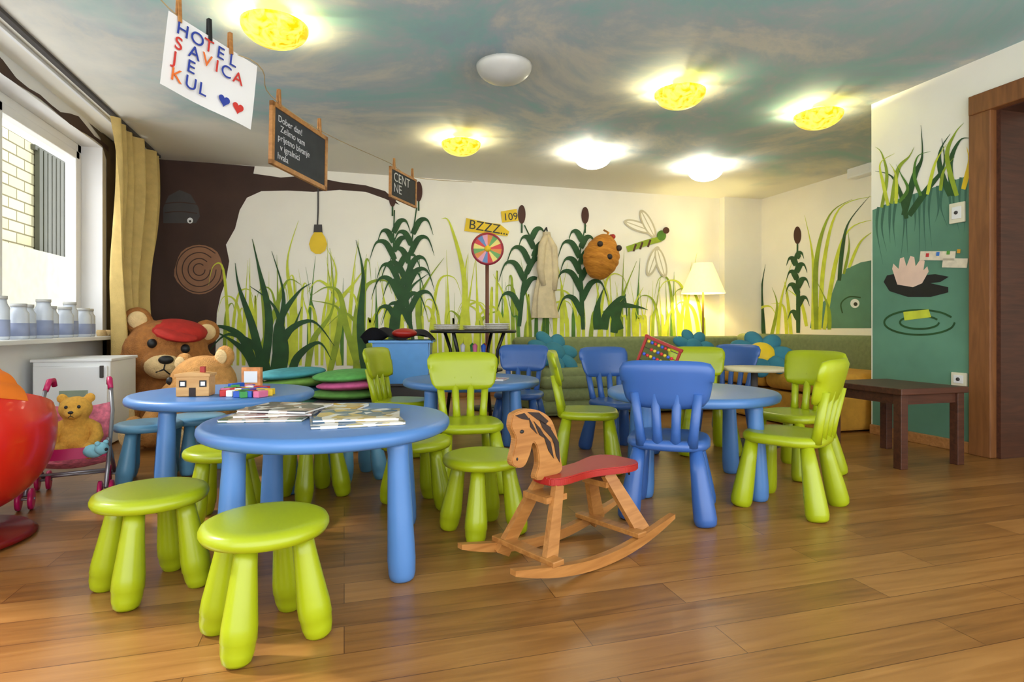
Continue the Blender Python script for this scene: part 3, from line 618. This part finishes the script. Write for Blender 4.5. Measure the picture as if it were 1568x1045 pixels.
b.grid(lambda u,v:Vector((.14-.24*min(1,u*2)-.06*max(0,u*2-1),(v-.5)*.28,.2-.05*math.sin(math.pi*min(1,u*1.6))+.22*max(0,u*2-1)-.02*math.sin(math.pi*v))),16,10,pk)
b.grid(lambda u,v:Vector((.14+.02*math.sin(v*math.pi),(v-.5)*.29,.2+.05*u)),4,10,mg)
b.obj('frame_and_seat',parent=e)
bear('plush_bear',F(117,2.78,.185),yaw(.35,-.8),.33,pooh,pooh,None)
b=B(); bp_=pm('pale_blue_plush',(130,190,205),.9,.2,30)
b.ell((0,0,.03),(.05,.035,.03),bp_); b.ell((.05,0,.045),.028,bp_); b.ell((.05,.02,.07),.011,bp_); b.ell((.05,-.02,.07),.011,bp_); b.ell((.075,0,.043),.008,blk); b.ell((.0,.04,.02),(.03,.012,.012),bp_); b.ell((-.04,0,.02),(.025,.03,.018),pm('striped_scarf',(200,60,120),.9))
b.obj('plush_toy',F(143,2.67,.20),yaw(1,-.3))
# ---------- high table & wheel & toys
b=B(); bm_=pm('black_metal',(24,22,22),.4)
b.lathe([(0,.745),(.36,.745),(.37,.757),(.36,.77),(0,.77)],bm_,None,40,cap=False)
for k in range(4):
    a=math.pi/4+k*math.pi/2; c,s_=math.cos(a),math.sin(a); b.tube([(c*.3,s_*.3,.75),(c*.24,s_*.24,.6),(c*.22,s_*.22,.4),(c*.28,s_*.28,0)],.015,bm_,10)
b.lathe([(0,.42),(.25,.42),(.25,.435),(0,.435)],bm_,None,32,cap=False)
HT=F(725,5.0); b.obj('black_high_table',HT)
b=B()
for dx,dy,r,n in ((-.23,0,.11,5),(.02,.05,.1,4),(.2,-.03,.11,6)):
    for k in range(n): b.lathe([(0,0),(r*.7,0),(r,.008),(r,.011),(r*.68,.004),(0,.004)],white if k%2 else pm('plate_pattern',(190,180,160),.4,.3,60),Matrix.Translation((dx,dy,.77+k*.009)),28,cap=False)
b.obj('stacks_of_discs',HT)
b=B()
for k in range(22):
    cc=[(200,40,40),(40,90,190),(230,190,40),(60,150,70),(230,120,160),(240,240,240),(90,60,160)][k%7]
    a=R.uniform(0,6.28); r=R.uniform(.02,.17); z=.437; mt=pm('toy_col%d'%(k%7),cc,.4)
    if k%3==0: b.ell((r*math.cos(a),r*math.sin(a),z+.055),.055,mt)
    elif k%3==1: b.box((r*math.cos(a),r*math.sin(a),z+.06),(.09,.07,.12),mt,rot=(0,0,a),bev=.008)
    else: b.lathe([(0,0),(.04,0),(.04,.09),(.016,.14),(.022,.2),(0,.22)],mt,Matrix.Translation((r*math.cos(a),r*math.sin(a),z)),16,cap=False)
b.obj('pile_of_small_toys',HT)
ZW=5.65; b=B(); wc=F(746,ZW); b.lathe([(0,0),(.17,0),(.17,.02),(0,.025)],bm_,None,32,cap=False); b.tube([(0,0,.02),(0,0,1.5)],.018,pm('brown_pole',(110,66,50),.5)) 
zc=.8+118*ZW/895
for k in range(16):
    cc=[(214,60,60),(240,220,120),(110,170,90),(225,140,60),(230,160,180),(100,140,190)][k%6]; a0=2*math.pi*k/16; a1=a0+2*math.pi/16; r=.138
    b.prism([(0,0),(r*math.cos(a0),r*math.sin(a0)),(r*math.cos(a1),r*math.sin(a1))],.016,pm('wheelseg%d'%(k%6),cc,.5),Matrix.Translation((0,-.03,zc))@Matrix.Rotation(math.pi/2,4,'X'))
b.lathe([(.136,-.01),(.156,-.01),(.158,0),(.156,.012),(.136,.012)],pm('dark_red_rim',(150,34,50),.4),Matrix.Translation((0,-.032,zc))@Matrix.Rotation(math.pi/2,4,'X'),40,cap=False)
b.lathe([(0,0),(.03,0),(.03,.012),(0,.016)],yel,Matrix.Translation((0,-.04,zc))@Matrix.Rotation(math.pi/2,4,'X'),20,cap=False)
b.obj('prize_wheel',wc,rd(-8))
b=B(); bbn=pm('translucent_blue_bin',(90,150,210),.3)
for z0,z1,mt in ((0,.34,gr),(.345,.68,bbn)):
    b.prism([(-.2,-.15),(.2,-.15),(.2,.15),(-.2,.15)],.012,mt,Matrix.Translation((0,0,z0+.006)))
    for sx in (-1,1): b.box((sx*.21,0,(z0+z1)/2),(.012,.31,z1-z0),mt,rot=(0,sx*.06,0)); b.box((0,sx*.16,(z0+z1)/2),(.42,.012,z1-z0),mt,rot=(-sx*.06,0,0))
    b.box((0,.18,z1),(.48,.03,.02),mt,bev=.004); b.box((0,-.18,z1),(.48,.03,.02),mt,bev=.004); b.box((.235,0,z1),(.03,.38,.02),mt,bev=.004); b.box((-.235,0,z1),(.03,.38,.02),mt,bev=.004)
b.obj('storage_bin',F(618,4.75),rd(-12))
b=B(); b.grid(lambda u,v:Vector(((u-.5)*.56,(v-.5)*.42,.745+.035*math.sin(u*9)*math.cos(v*7)+.03*math.cos(u*4+v*5)-.06*(abs(2*u-1)**4))),24,18,pm('black_cloth',(26,24,28),.95))
b.ell((.05,-.1,.745),(.1,.08,.04),red); b.obj('folded_black_cloth',F(612,4.75),rd(-12),fix=False)
b=B()
cols=[(60,120,70),(70,140,170),(120,170,110),(40,90,60),(90,150,120),(60,130,165),(110,150,60),(70,150,160)]
cols2=[(60,130,170),(40,90,60),(200,190,120),(120,160,60),(60,60,70),(90,140,60),(200,90,140),(90,160,80)]
for px,Z,n,cl in ((455,4.12,8,cols),(543,3.95,8,cols2)):
    for k in range(n):
        p=F(px+R.uniform(-12,12),Z); b.ell(p+Vector((0,0,.035+k*.062)),(.25,.23,.038),pm('cushion_%d_%d_%d'%cl[k],cl[k],.9,.15,20),rot=(R.uniform(-.06,.06),R.uniform(-.08,.08),R.uniform(0,3)))
b.obj('pile_of_floor_cushions')
p=S('back',915,397); b=B(); hv=wood_mat('beehive_ochre_fabric',(160,98,20),(196,132,38),(6,6,30),.85)
prof=[]
for k in range(41):
    t=k/40; r=.205*math.sin(math.pi*min(.97,.06+t*.9))**.6*(1+.05*abs(math.sin(t*math.pi*6))); prof.append((r,-.26+.52*t))
b.lathe(prof,hv,None,32); b.tube([(0,0,.24),(.02,0,.3),(.0,.1,.34)],.012,hv)
for a,z in ((-1.5,-.02),(-2.2,.1),(-.9,.12)): b.ell((.2*math.cos(a),.2*math.sin(a),z),(.035,.03,.035),dk)
for a,z in ((.3,.27),(-.5,.26)): b.ell((.08*math.cos(a),.08*math.sin(a),z),(.03,.03,.03),red)
o=b.obj('hanging_beehive',(p.x-.06,6.31,p.z)); o.rotation_euler=(0,rd(14),0)
p=S('back',832,420); ct=pm('cream_coat_fabric',(208,192,156),.9,.1,15,bump=.3); b=B()
b.grid(lambda u,v:Vector(((.045+.1*v)*math.cos(2*math.pi*u)*(1+.25*math.sin(10*math.pi*u)*v)+.02*math.sin(v*6),(.035+.03*v)*math.sin(2*math.pi*u),.48-1.0*v)),48,24,ct)
b.tube([(.0,0,.44),(.08,-.02,.3),(.1,-.02,.0),(.08,-.03,-.2)],[.04,.045,.045,.035],ct,12); b.tube([(-.0,0,.44),(-.06,-.02,.32),(-.08,-.02,.05),(-.05,-.03,-.15)],[.04,.045,.045,.035],ct,12)
b.tube([(0,.09,.5),(0,0,.53),(0,-.02,.49)],.01,bm_,8); b.obj('hanging_coat',(p.x,6.44,p.z),fix=False)
p=S('right',1322,258,.06); b=B(); b.box(p,(.12,.3,.16),pvc,bev=.01); b.box(p+Vector((-.062,0,0)),(.004,.26,.12),white); b.obj('wall_speaker')
# ---------- table items
def mag(b,x,y,z,w,h,rot,c1,c2,k):
    m,n,l,bs=nodes('magazine_cover%d'%k); tc=n.new('ShaderNodeTexCoord'); v=n.new('ShaderNodeTexVoronoi'); v.inputs['Scale'].default_value=22; l.new(tc.outputs['Object'],v.inputs['Vector']); r=ramp(n,[(.2,lin(*c1)),(.6,lin(*c2)),(.85,lin(215,212,205))]); sx=n.new('ShaderNodeSeparateColor'); l.new(v.outputs['Color'],sx.inputs[0]); l.new(sx.outputs[0],r.inputs[0]); l.new(r.outputs[0],bs.inputs['Base Color']); bs.inputs['Roughness'].default_value=.25
    b.box((x,y,z+.004),(w,h,.006),paper,rot=(0,0,rot)); b.box((x,y,z+.0082),(w+.003,h+.003,.0022),m,rot=(0,0,rot)); b.box((x,y,z+.0006),(w+.003,h+.003,.0015),m,rot=(0,0,rot))
b=B()
for k,(px,Z,a,w,h) in enumerate(((415,2.06,5,.27,.23),(425,2.10,14,.25,.22),(440,2.12,-8,.25,.22))):
    p=F(px,Z); mag(b,p.x,p.y,.4805+k*.01,w,h,rd(a-16),*[((60,90,60),(190,160,130)),((120,40,40),(200,190,170)),((60,60,66),(170,140,120))][k],k)
for k,(px,Z,a,w,h) in enumerate(((545,1.97,20,.29,.25),(550,2.01,10,.27,.23),(512,2.28,-5,.22,.16))):
    p=F(px,Z); mag(b,p.x,p.y,.4805+(k if k<2 else 0)*.01,w,h,rd(a-16),*[((50,90,120),(190,170,90)),((40,90,120),(200,170,90)),((200,150,50),(180,160,120))][k],k+3)
b.obj('pile_of_magazines')
b=B(); hw=wood_mat('toy_beech',(192,142,82),(214,170,110)); 
b.box((0,0,.045),(.14,.09,.09),hw,bev=.003); b.prism([(-.075,0),(.075,0),(.075,.012),(0,.02),(-.075,.012)],.1,hw,Matrix.Translation((0,0,.09))@Matrix.Rotation(math.pi/2,4,'X'))
for x in (-.04,.045): b.box((x,-.046,.058),(.03,.004,.03),blk); b.box((x,-.0485,.058),(.018,.002,.018),white)
b.box((.0,-.046,.02),(.028,.004,.04),dk); b.box((.03,0,.118),(.02,.02,.03),red)
b.obj('wooden_toy_house',F(300,2.70,.481),rd(-6))
b=B()
for k in range(26):
    p=F(354+R.uniform(-10,56),R.uniform(2.62,3.0)); cc=k%7; b.box(p+Vector((0,0,.481+.014)),(R.choice([.04,.06,.08]),.03,.028),MC['toy_col%d'%cc],rot=(0,0,R.uniform(0,3)),bev=.002)
b.obj('toy_building_blocks')
b=B(); b.box((0,0,.05),(.1,.03,.1),pm('orange_card',(216,140,80),.6,.3,30)); b.box((.0,-.017,.05),(.07,.003,.06),white); b.obj('toy_card_box',F(386,3.12,.481),rd(-16))
b=B(); p=F(750,3.5); mag(b,p.x,p.y,.4805,.2,.14,rd(-30),(200,60,60),(230,230,230),9); b.obj('picture_book')

# ---------- lights & world
w=bpy.data.worlds.new('daylight'); bpy.context.scene.world=w; w.use_nodes=True; bg=w.node_tree.nodes['Background']; bg.inputs[0].default_value=(.96,.98,1,1); bg.inputs[1].default_value=2.6
L=bpy.data.lights.new('sun','SUN'); L.energy=3.2; L.angle=rd(4); L.color=(1,.96,.9); o=bpy.data.objects.new('sun',L); o.rotation_euler=Vector((1,-.45,-1.0)).to_track_quat('-Z','Y').to_euler(); bpy.context.collection.objects.link(o)
# ---------- camera
cd=bpy.data.cameras.new('camera'); cd.sensor_width=36; cd.lens=36*FPX/1568; cd.shift_y=-(522.5-HY)/1568; cd.clip_start=.02
c=bpy.data.objects.new('camera',cd); c.location=(0,0,H); c.rotation_euler=(math.pi/2,0,-rd(16.02)); bpy.context.collection.objects.link(c); bpy.context.scene.camera=c
bpy.context.scene.view_settings.view_transform='Standard'
bpy.context.scene.view_settings.exposure=0.58
